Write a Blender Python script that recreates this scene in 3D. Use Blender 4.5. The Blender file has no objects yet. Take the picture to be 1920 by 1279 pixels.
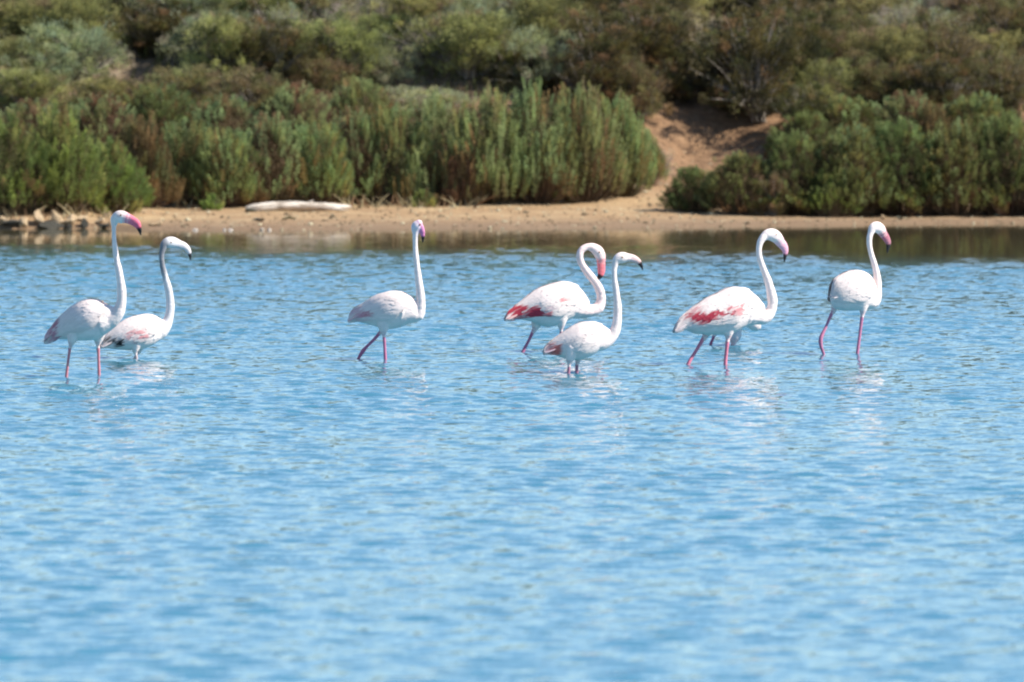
import bpy, math, random
import numpy as np
from mathutils import Vector
from mathutils.kdtree import KDTree

random.seed(7)
rng = np.random.default_rng(7)
S = bpy.context.scene
COL = S.collection

# ------------------------------------------------------------------ camera
CAM_H = 2.5
FOC = 16200.0            # focal length in pixels of a 1920 px wide frame (about 300 mm)
HOR = 25.0               # picture row of the horizon
cam_d = bpy.data.cameras.new('camera')
cam_d.sensor_width = 36.0
cam_d.lens = 36.0 * FOC / 1920.0
cam_d.clip_start = 0.5
cam_d.clip_end = 5000
cam_d.dof.use_dof = True
cam_d.dof.focus_distance = 61.5
cam_d.dof.aperture_fstop = 5.0
cam = bpy.data.objects.new('camera', cam_d)
COL.objects.link(cam)
cam.location = (0, 0, CAM_H)
cam.rotation_euler = (math.radians(90) - math.atan((639.5 - HOR) / FOC), 0, 0)
S.camera = cam

# ------------------------------------------------------------------ world, sun, exposure
SUN_EL, SUN_AZ = 41.0, 98.0       # azimuth clockwise from +Y (view direction): the sun stands to the right
world = bpy.data.worlds.new('World')
S.world = world
world.use_nodes = True
wn = world.node_tree
sky = wn.nodes.new('ShaderNodeTexSky')
sky.sky_type = 'NISHITA'
sky.sun_disc = False
sky.sun_elevation = math.radians(SUN_EL)
sky.sun_rotation = math.radians(SUN_AZ)
sky.air_density = 0.85
sky.dust_density = 0.0
sky.ozone_density = 2.4
bg = wn.nodes['Background']
bg.inputs['Strength'].default_value = 0.108
wn.links.new(sky.outputs[0], bg.inputs['Color'])
sun_d = bpy.data.lights.new('sun', 'SUN')
sun_d.energy = 5.0
sun_d.angle = math.radians(0.55)
sun_d.color = (1.0, 0.93, 0.82)
sun = bpy.data.objects.new('sun', sun_d)
COL.objects.link(sun)
el, az = math.radians(SUN_EL), math.radians(SUN_AZ)
sdir = Vector((math.sin(az) * math.cos(el), math.cos(az) * math.cos(el), math.sin(el)))
sun.rotation_euler = (-sdir).to_track_quat('-Z', 'Y').to_euler()
sun.location = (20, 60, 30)
S.view_settings.view_transform = 'Standard'
S.view_settings.look = 'None'
S.view_settings.gamma = 1
S.view_settings.use_curve_mapping = False
S.view_settings.exposure = 0.75
S.render.engine = 'CYCLES'
S.cycles.pixel_filter_type = 'BLACKMAN_HARRIS'
S.cycles.filter_width = 2.1
S.cycles.max_bounces = 6
S.cycles.caustics_reflective = False

# ------------------------------------------------------------------ helpers
def pos(px, py_ground, z=0.0):
    """point of the place that stands at height z and shows at this picture column and row"""
    d = FOC * (CAM_H - z) / (py_ground - HOR)
    return (px - 960.0) / FOC * d, d

def mesh_np(name, verts, faces, mat=None, smooth=True, col=None):
    me = bpy.data.meshes.new(name)
    verts = np.asarray(verts, dtype=np.float32)
    faces = np.asarray(faces, dtype=np.int32)
    k = faces.shape[1]
    me.vertices.add(len(verts)); me.vertices.foreach_set('co', verts.ravel())
    me.loops.add(faces.size); me.loops.foreach_set('vertex_index', faces.ravel())
    me.polygons.add(len(faces))
    me.polygons.foreach_set('loop_start', np.arange(len(faces), dtype=np.int32) * k)
    me.update(calc_edges=True)
    me.polygons.foreach_set('use_smooth', np.full(len(faces), smooth))
    if col is not None:
        a = me.color_attributes.new('hue', 'FLOAT_COLOR', 'POINT')
        c = np.ones((len(verts), 4), dtype=np.float32); c[:, :3] = col
        a.data.foreach_set('color', c.ravel())
    if mat: me.materials.append(mat)
    me.validate()
    return me

def link(name, me, parent=None, kind=None, label=None, cat=None, group=None):
    o = bpy.data.objects.new(name, me)
    COL.objects.link(o)
    if parent: o.parent = parent
    if kind: o['kind'] = kind
    tag(o, label, cat, group)
    return o

def tag(o, label=None, cat=None, group=None):
    if label: o['label'] = label
    if cat: o['category'] = cat
    if group: o['group'] = group

class NT:
    def __init__(self, name):
        self.m = bpy.data.materials.new(name); self.m.use_nodes = True
        self.t = self.m.node_tree; self.b = self.t.nodes['Principled BSDF']
        self.out = self.t.nodes['Material Output']
    def n(self, typ, **kw):
        x = self.t.nodes.new(typ)
        for k, v in kw.items(): setattr(x, k, v)
        return x
    def l(self, a, b): self.t.links.new(a, b)
    def noise(self, vec, scale, detail=4, rough=.55):
        x = self.n('ShaderNodeTexNoise'); x.inputs['Scale'].default_value = scale
        x.inputs['Detail'].default_value = detail; x.inputs['Roughness'].default_value = rough
        if vec is not None: self.l(vec, x.inputs['Vector'])
        return x
    def ramp(self, fac, stops):
        x = self.n('ShaderNodeValToRGB'); e = x.color_ramp.elements
        while len(e) < len(stops): e.new(0.5)
        for el_, (p, c) in zip(e, stops):
            el_.position = p; el_.color = (*c, 1)
        self.l(fac, x.inputs[0]); return x
    def math(self, op, a, b=None, clamp=False):
        x = self.n('ShaderNodeMath', operation=op, use_clamp=clamp)
        for i, v in enumerate((a, b)):
            if v is None: continue
            if isinstance(v, (int, float)): x.inputs[i].default_value = v
            else: self.l(v, x.inputs[i])
        return x.outputs[0]
    def mix(self, fac, a, b, mode='MIX'):
        x = self.n('ShaderNodeMix', data_type='RGBA', blend_type=mode)
        for i, v in ((0, fac), (6, a), (7, b)):
            if isinstance(v, (int, float)): x.inputs[i].default_value = v
            elif isinstance(v, tuple): x.inputs[i].default_value = (*v, 1)
            else: self.l(v, x.inputs[i])
        return x.outputs[2]

# ------------------------------------------------------------------ materials
def mat_water():
    w = NT('lake_water'); b = w.b
    tc = w.n('ShaderNodeNewGeometry').outputs['Position']
    # slopes of the wind ripples straight from vector noise
    def layer(scale, sx, sy, amp, detail, off):
        mp = w.n('ShaderNodeMapping'); w.l(tc, mp.inputs[0])
        mp.inputs['Scale'].default_value = (sx, sy, 1); mp.inputs['Location'].default_value = (off, off * 1.7, 0)
        mp.inputs['Rotation'].default_value = (0, 0, math.radians(7))
        n = w.noise(mp.outputs[0], scale, detail, .6)
        s = w.n('ShaderNodeVectorMath', operation='SUBTRACT'); w.l(n.outputs['Color'], s.inputs[0]); s.inputs[1].default_value = (.5, .5, .5)
        m = w.n('ShaderNodeVectorMath', operation='MULTIPLY'); w.l(s.outputs[0], m.inputs[0]); m.inputs[1].default_value = (amp * .6, amp, 0)
        return m.outputs[0]
    a = layer(11.0, 1.0, 1.1, 0.12, 2, 3.1)
    c = layer(2.2, 1.0, 1.0, 0.03, 2, 11.3)
    f = layer(34.0, 1.0, 0.9, 0.15, 2, 7.7)
    s1 = w.n('ShaderNodeVectorMath', operation='ADD'); w.l(a, s1.inputs[0]); w.l(c, s1.inputs[1])
    s2 = w.n('ShaderNodeVectorMath', operation='ADD'); w.l(s1.outputs[0], s2.inputs[0]); w.l(f, s2.inputs[1])
    # sheltered strip below the bank: the ripples die out
    sep = w.n('ShaderNodeSeparateXYZ'); w.l(tc, sep.inputs[0])
    mp = w.n('ShaderNodeMapping'); w.l(tc, mp.inputs[0]); mp.inputs['Scale'].default_value = (.9, .35, 1)
    edge = w.noise(mp.outputs[0], 1.0, 3).outputs['Fac']
    yy = w.math('ADD', sep.outputs['Y'], w.math('MULTIPLY', sep.outputs['X'], 0.50))
    yy = w.math('ADD', yy, w.math('MULTIPLY', w.math('SUBTRACT', edge, .5), 5.0))
    mr = w.n('ShaderNodeMapRange', interpolation_type='SMOOTHSTEP'); w.l(yy, mr.inputs[0])
    for i, v in ((1, 86.5), (2, 93), (3, 1.0), (4, 0.10)): mr.inputs[i].default_value = v
    # gusts: patches of stronger and weaker ripples
    mp2 = w.n('ShaderNodeMapping'); w.l(tc, mp2.inputs[0]); mp2.inputs['Scale'].default_value = (.22, .10, 1)
    g = w.noise(mp2.outputs[0], 1.0, 3).outputs['Fac']
    gust = w.math('ADD', w.math('MULTIPLY', g, .7), .65)
    sc = w.n('ShaderNodeVectorMath', operation='SCALE'); w.l(s2.outputs[0], sc.inputs[0]); w.l(w.math('MULTIPLY', mr.outputs[0], gust), sc.inputs['Scale'])
    up = w.n('ShaderNodeVectorMath', operation='ADD'); w.l(sc.outputs[0], up.inputs[0]); w.l(w.n('ShaderNodeNewGeometry').outputs['Normal'], up.inputs[1])
    nn = w.n('ShaderNodeVectorMath', operation='NORMALIZE'); w.l(up.outputs[0], nn.inputs[0])
    # the milky water itself: blue-green over the lake, silty brown by the beach, also painting in the bank's reflection
    sh = w.n('ShaderNodeMapRange', interpolation_type='SMOOTHSTEP'); w.l(w.math('ADD', sep.outputs['Y'], w.math('MULTIPLY', sep.outputs['X'], 0.50)), sh.inputs[0])
    sh.inputs[1].default_value = 85; sh.inputs[2].default_value = 93
    body = w.mix(sh.outputs[0], (.042, .185, .268), (.095, .085, .045))
    df = w.n('ShaderNodeBsdfDiffuse'); w.l(body, df.inputs['Color'])
    gl = w.n('ShaderNodeBsdfGlossy'); gl.inputs['Roughness'].default_value = .05; gl.inputs['Color'].default_value = (1, 1, 1, 1)
    w.l(nn.outputs[0], gl.inputs['Normal'])
    fr = w.n('ShaderNodeFresnel'); fr.inputs['IOR'].default_value = 1.333; w.l(nn.outputs[0], fr.inputs['Normal'])
    mx = w.n('ShaderNodeMixShader'); w.l(fr.outputs[0], mx.inputs[0]); w.l(df.outputs[0], mx.inputs[1]); w.l(gl.outputs[0], mx.inputs[2])
    w.l(mx.outputs[0], w.out.inputs[0])
    return w.m

def mat_ground():
    w = NT('sandy_ground'); b = w.b
    p = w.n('ShaderNodeNewGeometry').outputs['Position']
    sep = w.n('ShaderNodeSeparateXYZ'); w.l(p, sep.inputs[0])
    n1 = w.noise(p, 1.3, 6).outputs['Fac']; n2 = w.noise(p, 9, 5).outputs['Fac']; n3 = w.noise(p, 40, 3).outputs['Fac']
    sand = w.ramp(n1, [(.3, (.27, .165, .08)), (.5, (.36, .235, .12)), (.7, (.45, .325, .18))]).outputs[0]
    sand = w.mix(w.ramp(n2, [(.45, (0, 0, 0)), (.75, (.5, .5, .5))]).outputs[0], sand, (.24, .14, .07))
    earth = w.ramp(n2, [(.3, (.13, .070, .034)), (.55, (.22, .125, .062)), (.8, (.28, .175, .095))]).outputs[0]
    grey = w.ramp(n2, [(.3, (.13, .11, .07)), (.7, (.25, .21, .155))]).outputs[0]
    hz = w.math('ADD', sep.outputs['Z'], w.math('MULTIPLY', w.math('SUBTRACT', n1, .5), .25))
    k1 = w.n('ShaderNodeMapRange'); w.l(hz, k1.inputs[0]); k1.inputs[1].default_value = .18; k1.inputs[2].default_value = .45
    k2 = w.n('ShaderNodeMapRange'); w.l(hz, k2.inputs[0]); k2.inputs[1].default_value = 1.3; k2.inputs[2].default_value = 2.0
    c = w.mix(k1.outputs[0], sand, earth); c = w.mix(k2.outputs[0], c, grey)
    # the strip the water keeps wet
    kw = w.n('ShaderNodeMapRange'); w.l(sep.outputs['Z'], kw.inputs[0]); kw.inputs[1].default_value = .03; kw.inputs[2].default_value = .09
    kw.inputs[3].default_value = 1; kw.inputs[4].default_value = 0
    wet = w.mix(n1, (.17, .10, .05), (.25, .17, .10))
    c = w.mix(kw.outputs[0], c, wet)
    w.l(c, b.inputs['Base Color'])
    b.inputs['Roughness'].default_value = .9
    bp = w.n('ShaderNodeBump'); bp.inputs['Strength'].default_value = .7; bp.inputs['Distance'].default_value = .03
    w.l(w.math('ADD', n2, w.math('MULTIPLY', n3, .4)), bp.inputs['Height']); w.l(bp.outputs[0], b.inputs['Normal'])
    return w.m

def mat_hue(name, rough=.7, transl=0.0, vary=0.0, nscale=30, namp=.12, bump=0.0, bscale=80):
    """colour comes from the thing's own 'hue' attribute"""
    w = NT(name); b = w.b
    at = w.n('ShaderNodeAttribute', attribute_name='hue')
    tc = w.n('ShaderNodeTexCoord').outputs['Object']
    n = w.noise(tc, nscale, 4).outputs['Fac']
    mr = w.n('ShaderNodeMapRange'); w.l(n, mr.inputs[0])
    for i, v in ((1, .3), (2, .7), (3, 1 - namp), (4, 1 + namp)): mr.inputs[i].default_value = v
    hs = w.n('ShaderNodeHueSaturation'); w.l(at.outputs['Color'], hs.inputs['Color'])
    val = mr.outputs[0]
    if vary:
        r = w.n('ShaderNodeObjectInfo').outputs['Random']
        val = w.math('MULTIPLY', val, w.math('ADD', w.math('MULTIPLY', r, 2 * vary), 1 - vary))
        r2 = w.math('FRACT', w.math('MULTIPLY', r, 17.3))
        w.l(w.math('ADD', w.math('MULTIPLY', r2, .05), .475), hs.inputs['Hue'])
    w.l(val, hs.inputs['Value'])
    w.l(hs.outputs[0], b.inputs['Base Color'])
    b.inputs['Roughness'].default_value = rough
    b.inputs['Specular IOR Level'].default_value = .25
    if bump:
        bp = w.n('ShaderNodeBump'); bp.inputs['Strength'].default_value = bump; bp.inputs['Distance'].default_value = .01
        mp = w.n('ShaderNodeMapping'); w.l(tc, mp.inputs[0]); mp.inputs['Scale'].default_value = (.35, 1, 1)
        w.l(w.noise(mp.outputs[0], bscale, 3).outputs['Fac'], bp.inputs['Height']); w.l(bp.outputs[0], b.inputs['Normal'])
    if transl:
        t = w.n('ShaderNodeBsdfTranslucent'); w.l(hs.outputs[0], t.inputs['Color'])
        mx = w.n('ShaderNodeMixShader'); mx.inputs[0].default_value = transl
        w.l(b.outputs[0], mx.inputs[1]); w.l(t.outputs[0], mx.inputs[2]); w.l(mx.outputs[0], w.out.inputs[0])
    return w.m

def mat_rock(name, stops, bumps=.8, stretch=None):
    w = NT(name); b = w.b
    tc = w.n('ShaderNodeTexCoord').outputs['Object']
    if stretch:
        mp = w.n('ShaderNodeMapping'); w.l(tc, mp.inputs[0]); mp.inputs['Scale'].default_value = stretch; tc = mp.outputs[0]
    n = w.noise(tc, 9, 6, .65).outputs['Fac']
    w.l(w.ramp(n, stops).outputs[0], b.inputs['Base Color']); b.inputs['Roughness'].default_value = .9
    bp = w.n('ShaderNodeBump'); bp.inputs['Strength'].default_value = bumps; bp.inputs['Distance'].default_value = .02
    w.l(w.noise(tc, 22, 5).outputs['Fac'], bp.inputs['Height']); w.l(bp.outputs[0], b.inputs['Normal'])
    return w.m

M_WATER = mat_water(); M_GROUND = mat_ground()
M_LEAF = mat_hue('leaf', .65, .35, .16, 3.2, .40)
M_TWIG = mat_hue('twig', .9, 0, .1, 20, .25)
M_PLUME = mat_hue('plumage', .75, .06, 0, 14, .05, .35, 60)
M_SKIN = mat_hue('plumage_and_skin', .6, 0, 0, 22, .09, .4, 60)
M_EYE = NT('eye'); M_EYE.b.inputs['Base Color'].default_value = (.25, .12, .02, 1); M_EYE.b.inputs['Roughness'].default_value = .1; M_EYE = M_EYE.m
M_ROCK = mat_rock('tan_stone', [(.35, (.30, .18, .09)), (.5, (.58, .42, .25)), (.65, (.74, .58, .38))])
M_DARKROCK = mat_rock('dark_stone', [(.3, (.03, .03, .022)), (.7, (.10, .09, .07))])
M_PALE = mat_rock('pale_stone', [(.3, (.72, .60, .50)), (.7, (.86, .78, .68))])
M_WOOD = mat_rock('bleached_wood', [(.36, (.26, .21, .16)), (.44, (.55, .47, .39)), (.55, (.74, .67, .58)), (.7, (.82, .77, .69))], 1.0, (.35, 2.2, 2.2))
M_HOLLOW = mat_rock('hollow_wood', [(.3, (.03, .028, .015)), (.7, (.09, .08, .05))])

# ------------------------------------------------------------------ terrain
def vnoise(x, y, seed=0):
    """cheap smooth value noise"""
    r = np.random.default_rng(seed); T = r.random((64, 64))
    xi = np.floor(x).astype(int); yi = np.floor(y).astype(int)
    fx = x - xi; fy = y - yi; fx = fx * fx * (3 - 2 * fx); fy = fy * fy * (3 - 2 * fy)
    g = lambda i, j: T[i % 64, j % 64]
    return (g(xi, yi) * (1 - fx) + g(xi + 1, yi) * fx) * (1 - fy) + (g(xi, yi + 1) * (1 - fx) + g(xi + 1, yi + 1) * fx) * fy

def shore_y(x):
    x = np.asarray(x, float)
    base = np.interp(x, [-9, -4.8, -4.3, -3.4, 0, 3, 6, 9], [100.3, 100.3, 99.6, 99.5, 100.2, 101.4, 103.0, 103.6])
    return base + (vnoise(x * 1.1 + 40, x * 0 + 3.3, 5) - .5) * .7 + (vnoise(x * 4 + 40, x * 0 + 8.3, 6) - .5) * .15

def ground_z(x, y):
    x = np.asarray(x, float); y = np.asarray(y, float)
    d = y - shore_y(np.clip(x, -60, 60))
    steep = np.interp(x, [-5.2, -4.2], [1.0, 0.0])      # a low broken edge at one end of the beach
    beach = np.where(d < 0, np.maximum(d * .12, -.45), 0)
    up = np.interp(d, [0, .3, 5.0, 6.0, 12, 16, 26, 60, 300], [0, .035, .17, .32, 1.95, 2.85, 3.3, 3.4, 3.4])
    cliff = np.interp(d, [0, .12, 2.2, 6.0, 12, 16, 26, 60, 300], [0, .10, .24, .50, 1.95, 2.85, 3.3, 3.4, 3.4])
    z = beach + np.where(d > 0, up * (1 - steep) + cliff * steep, 0)
    rough = np.clip((d - 4.5) / 3, 0, 1)
    z = z + rough * ((vnoise(x * .7 + 9, y * .7, 1) - .5) * .35 + (vnoise(x * 2.3 + 9, y * 2.3, 2) - .5) * .12)
    z = z + np.clip(d * 2, 0, 1) * (vnoise(x * 7 + 50, y * 7, 3) - .5) * .02
    # the worn gully between the two thickets
    gx = np.interp(y, [103, 107, 111, 115], [1.7, 2.2, 2.6, 2.9])
    gul = np.exp(-((x - gx) / .75) ** 2) * np.clip((d - 5) / 3, 0, 1)
    z = z - .25 * gul
    # a sand hump behind the tallest thicket
    z = z + .35 * np.exp(-((x + .9) / .8) ** 2 - ((y - 112.2) / .8) ** 2)
    # the near bank the camera stands on
    near = np.clip((8 - y) / 6, 0, 1)
    z = np.maximum(z, -.45 + near * 1.35)
    return z

def grid(xs, ys, zf):
    X, Y = np.meshgrid(xs, ys); Z = zf(X, Y)
    V = np.stack([X, Y, Z], -1).reshape(-1, 3); nx, ny = len(xs), len(ys)
    i = (np.arange(ny - 1)[:, None] * nx + np.arange(nx - 1)[None, :]).ravel()
    return V, np.stack([i, i + 1, i + nx + 1, i + nx], -1)

xs = np.concatenate([np.linspace(-900, -60, 12), np.linspace(-55, -11, 25), np.arange(-10, 10.01, .08), np.linspace(11, 55, 25), np.linspace(60, 900, 12)])
ys = np.concatenate([np.linspace(-300, -20, 10), np.linspace(-15, 95, 60), np.arange(96, 120, .10), np.linspace(121, 160, 36), np.linspace(170, 1500, 20)])
V, F = grid(xs, ys, ground_z)
link('ground', mesh_np('ground', V, F, M_GROUND), kind='structure', label='sandy bank rising from the beach to the scrub slope')

def ripple_height(X, Y):
    """wind ripples: many short sine trains of random heading"""
    r = np.random.default_rng(77)
    Z = np.zeros_like(X)
    for i in range(64):
        lam = .125 * (.50 / .125) ** (r.random() ** 1.3)
        th = math.radians(80 + r.normal() * 65)
        k = 2 * math.pi / lam
        slope = RIPPLE * (lam / .3) ** -.1
        Z += slope / k * np.sin(k * (X * math.cos(th) + Y * math.sin(th)) + r.uniform(0, 6.28))
    for px, py in LEGS:                       # rings spreading from the wading legs
        lx, ly = pos(px, py)
        m = (np.abs(X - lx) < 1.3) & (np.abs(Y - ly) < 1.3)
        q = np.hypot(X[m] - lx, Y[m] - ly)
        Z[m] += .0045 * np.exp(-q / .32) * np.cos(q * 2 * math.pi / .17) * np.clip((1.3 - q) / .3, 0, 1)
    gust = .55 + .62 * vnoise(X * .35 + 20, Y * .16 + 4, 21) + .30 * vnoise(X * .12 + 20, Y * .45 + 4, 24)
    yy = Y + X * .5 + (vnoise(X * .8 + 20, Y * .4 + 2, 22) - .5) * 6 + (vnoise(X * 2.2 + 20, Y * 1.6 + 2, 23) - .5) * 4.0
    calm = np.clip((93.2 - yy) / 7.0, 0, 1); calm = calm * calm * (3 - 2 * calm)
    edge = np.clip((6.75 - np.abs(X)) / .5, 0, 1) * np.clip((Y - 28.2) / 1, 0, 1) * np.clip((97.5 - Y) / 1, 0, 1)
    return Z * gust * (.07 + .93 * calm) * edge
RIPPLE = .0172
LEGS = [(127, 703), (182, 708), (252, 673), (258, 672), (675, 665), (723.5, 675), (985.5, 660), (1046, 662), (1062.5, 699), (1085, 700), (1297, 679), (1354.5, 686), (1333, 647), (1375, 645), (1551, 662), (1602, 664)]
xs = np.concatenate([np.linspace(-900, -40, 8), np.linspace(-30, -8, 8), np.arange(-6.8, 6.81, .04), np.linspace(8, 30, 8), np.linspace(40, 900, 8)])
ys = np.concatenate([np.linspace(-10, 27, 10), np.arange(28, 98, .05), np.linspace(99, 112, 5)])
V, F = grid(xs, ys, ripple_height)
link('water', mesh_np('water', V, F, M_WATER), kind='structure', label='rippled light blue lagoon water')

# ------------------------------------------------------------------ shrubs
def unit(v): return v / np.maximum(np.linalg.norm(v, axis=-1, keepdims=True), 1e-9)

def leaves_mesh(name, C, D, L, W, colr, r):
    """one folded rhombus (two triangles) per leaf: C base, D direction, L length, W width"""
    n = len(C)
    side = unit(np.cross(D, unit(r.normal(size=(n, 3)))))
    up = np.cross(side, D)
    a = C; t = C + D * L[:, None]; m = C + D * (L * .5)[:, None]
    l_ = m + side * W[:, None] * .5 + up * W[:, None] * .2; r_ = m - side * W[:, None] * .5 + up * W[:, None] * .2
    V = np.stack([a, r_, t, l_], 1).reshape(-1, 3)
    i = np.arange(n) * 4
    F = np.concatenate([np.stack([i, i + 1, i + 2], -1), np.stack([i, i + 2, i + 3], -1)])
    return mesh_np(name, V, F, M_LEAF, False, np.repeat(colr, 4, 0))

def tubes_mesh(name, paths, mat, cols, sides=4):
    V = []; F = []; Cc = []; o = 0
    for (P, R), c in zip(paths, cols):
        P = np.asarray(P, float); T = unit(np.gradient(P, axis=0))
        ref = np.array([0.3, .9, .1]); s = unit(np.cross(T, ref)); u = np.cross(s, T)
        k = len(P)
        for j in range(sides):
            a = 2 * math.pi * j / sides
            V.append(P + (s * math.cos(a) + u * math.sin(a)) * np.asarray(R)[:, None])
        idx = lambda j, i: o + (j % sides) * k + i
        for j in range(sides):
            for i in range(k - 1):
                F.append((idx(j, i), idx(j + 1, i), idx(j + 1, i + 1), idx(j, i + 1)))
        Cc.append(np.tile(c, (k * sides, 1))); o += k * sides
    return mesh_np(name, np.concatenate(V), np.array(F), mat, True, np.concatenate(Cc))

def pick(r, pal, n):
    pal = np.array(pal); w = pal[:, 3] / pal[:, 3].sum()
    k = r.choice(len(pal), n, p=w); return pal[k, :3]

def plume_shrub(seed, W, H, npl, pal, nleaf=110, plen=.33, lean=.25, brown=.35, fat=.05, tip=1.0, core=5000):
    """bush of upright feathery plumes: every branch ends in a foxtail of needle leaves, the shell is layered from the ground to the top"""
    r = np.random.default_rng(seed)
    C = []; D = []; Lc = []; Ll = []; Lw = []; paths = []; pc = []
    ntuft = max(6, npl // 6)
    ta = r.uniform(0, 2 * math.pi, ntuft); tq = np.sqrt(r.random(ntuft)); tcol = pick(r, pal, ntuft); tz = r.random(ntuft) ** .7; tl = r.uniform(.7, 1.25, ntuft)
    for i in range(npl):
        k = r.integers(ntuft)
        a = ta[k] + r.normal() * .18; q = min(1.05, abs(tq[k] + r.normal() * .09))
        out = np.array([math.cos(a), math.sin(a), 0])
        top = H * (1 - .55 * q ** 2.4) * r.uniform(.86, 1.08) * tip
        z1 = top * (.37 + .63 * tz[k]) * r.uniform(.9, 1.1) if q > .45 else top * (.78 + .22 * tz[k])
        pl = H * plen * tl[k] * r.uniform(.7, 1.25)
        z0 = max(z1 - pl, .06 * H)
        p0 = out * q * W * .44 * np.array([1, .95, 0]) + np.array([0, 0, z0])
        tipv = unit(np.array([0, 0, 1]) + out * (lean * q + r.normal() * .07) + r.normal(size=3) * .10)
        n = int(nleaf * tl[k] * r.uniform(.8, 1.2) * pl / (H * plen))
        u = r.random(n)
        T = unit(tipv + r.normal(size=(n, 3)) * .03)
        prof = fat * (np.sin(math.pi * np.clip(u * .85 + .12, 0, 1)) ** .8) * (1.15 - .7 * u)
        rad = unit(np.cross(T, r.normal(size=(n, 3))))
        C.append(p0 + tipv * (u * pl)[:, None] + rad * (prof * r.random(n) ** .6)[:, None])
        D.append(unit(T * 1.3 + rad * .55)); Ll.append(r.uniform(.030, .058, n)); Lw.append(r.uniform(.008, .015, n))
        c = np.tile(tcol[k] * r.uniform(.85, 1.15), (n, 1))
        bw = np.clip((.42 - u) * 2.2, 0, 1) * brown
        c = c * (1 - bw[:, None]) + np.array([.12, .072, .040]) * bw[:, None]
        Lc.append(c * r.uniform(.72, 1.32, n)[:, None])
        m = np.array([out[0] * q * W * .16, out[1] * q * W * .16, 0]); t = np.linspace(0, 1, 5)[:, None]
        md = (m + p0) / 2 + out * .04 - np.array([0, 0, .12 * z0])
        if i % 2 == 0 and z0 > .05:
            P = (1 - t) ** 2 * m + 2 * t * (1 - t) * md + t * t * (p0 + tipv * pl * .4)
            paths.append((P, np.linspace(.010, .003, 5))); pc.append(np.array([.17, .12, .075]) * r.uniform(.6, 1.4))
    # older, browner growth fills the inside
    n = core
    a = r.uniform(0, 2 * math.pi, n); q = np.sqrt(r.random(n)) * .95
    zt = H * (1 - .55 * q ** 2.4) * .86 * tip
    z = zt * (.16 + .84 * r.random(n) ** .65)
    lump = .5 + .5 * np.sin(a * 5 + seed) * np.cos(z * 9 + seed)
    C.append(np.stack([np.cos(a) * q * W * .42, np.sin(a) * q * W * .40, z], -1)); D.append(unit(r.normal(size=(n, 3)) * .6 + np.array([0, 0, 1])))
    Ll.append(r.uniform(.035, .075, n)); Lw.append(r.uniform(.010, .018, n))
    cb = np.array([.095, .060, .034]) * (1 - lump[:, None]) + pick(r, pal, 1) * .75 * lump[:, None]
    Lc.append(cb * r.uniform(.6, 1.3, n)[:, None])
    fm = leaves_mesh('foliage', np.concatenate(C), np.concatenate(D), np.concatenate(Ll), np.concatenate(Lw), np.concatenate(Lc), r)
    return fm, tubes_mesh('branches', paths, M_TWIG, pc, 3)

def dome_shrub(seed, W, H, nl, pal, leaf=(.022, .045), lw=.5, per=130, csize=.12, bare=.0, up=.35, kindlow=True):
    """branching bush: leaf clumps at twig ends spread through a lumpy dome"""
    r = np.random.default_rng(seed)
    lobes = []
    for i in range(9):
        a = r.uniform(0, 2 * math.pi); q = math.sqrt(r.random()) * .75
        lobes.append((math.cos(a) * q * W * .38, math.sin(a) * q * W * .34, H * r.uniform(.38, .66) * (1 - .35 * q), r.uniform(.24, .36)))
    C = []; D = []; Ll = []; Lw = []; Lc = []; paths = []; pc = []
    cols = pick(r, pal, nl)
    for i in range(nl):
        lx, ly, lz, lr = lobes[r.integers(len(lobes))]
        dv = unit(r.normal(size=3)); dv[2] = dv[2] * .8 + .15
        rad = r.random() ** .33
        c = np.array([lx, ly, lz]) + dv * rad * np.array([lr * W, lr * W, lr * H * 1.15])
        if kindlow and r.random() < .25: c[2] *= .4
        if c[2] < .05: c[2] = .05 + r.random() * .15
        n = int(per * r.uniform(.5, 1.4))
        if r.random() < bare: n = int(n * .15)
        cs = csize * r.uniform(.6, 1.3)
        g = r.normal(size=(n, 3)) * np.array([cs, cs, cs * .9]) * .5
        pts = c + g
        dirs = unit(g * 3 + unit(c - np.array([lx, ly, lz * .5]))[None] * .5 * cs * 8 + np.array([0, 0, up * cs * 8]) + r.normal(size=(n, 3)) * cs * 1.5)
        m = pts[:, 2] > 0.0
        pts = pts[m]; dirs = dirs[m]; n = len(pts)
        C.append(pts); D.append(dirs)
        Ll.append(r.uniform(leaf[0], leaf[1], n)); Lw.append(r.uniform(leaf[0], leaf[1], n) * lw)
        col = np.tile(cols[i], (n, 1)) * r.uniform(.7, 1.35, n)[:, None]
        Lc.append(col)
        if i % 3 == 0 or bare:
            b0 = np.array([lx * .25 + r.normal() * .03, ly * .25 + r.normal() * .03, 0]); md = np.array([lx * .75, ly * .75, lz * .55]) + r.normal(size=3) * .05
            t = np.linspace(0, 1, 6)[:, None]
            P = (1 - t) ** 2 * b0 + 2 * t * (1 - t) * md + t ** 2 * (c + dv * cs * .5)
            P += np.cumsum(r.normal(size=P.shape) * .008, 0)
            paths.append((P, np.linspace(.016, .003, 6)))
            pc.append((np.array([.26, .23, .20]) if bare else np.array([.13, .10, .075])) * r.uniform(.7, 1.3))
    fm = leaves_mesh('foliage', np.concatenate(C), np.concatenate(D), np.concatenate(Ll), np.concatenate(Lw), np.concatenate(Lc), r)
    return fm, tubes_mesh('branches', paths, M_TWIG, pc, 3)

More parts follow.
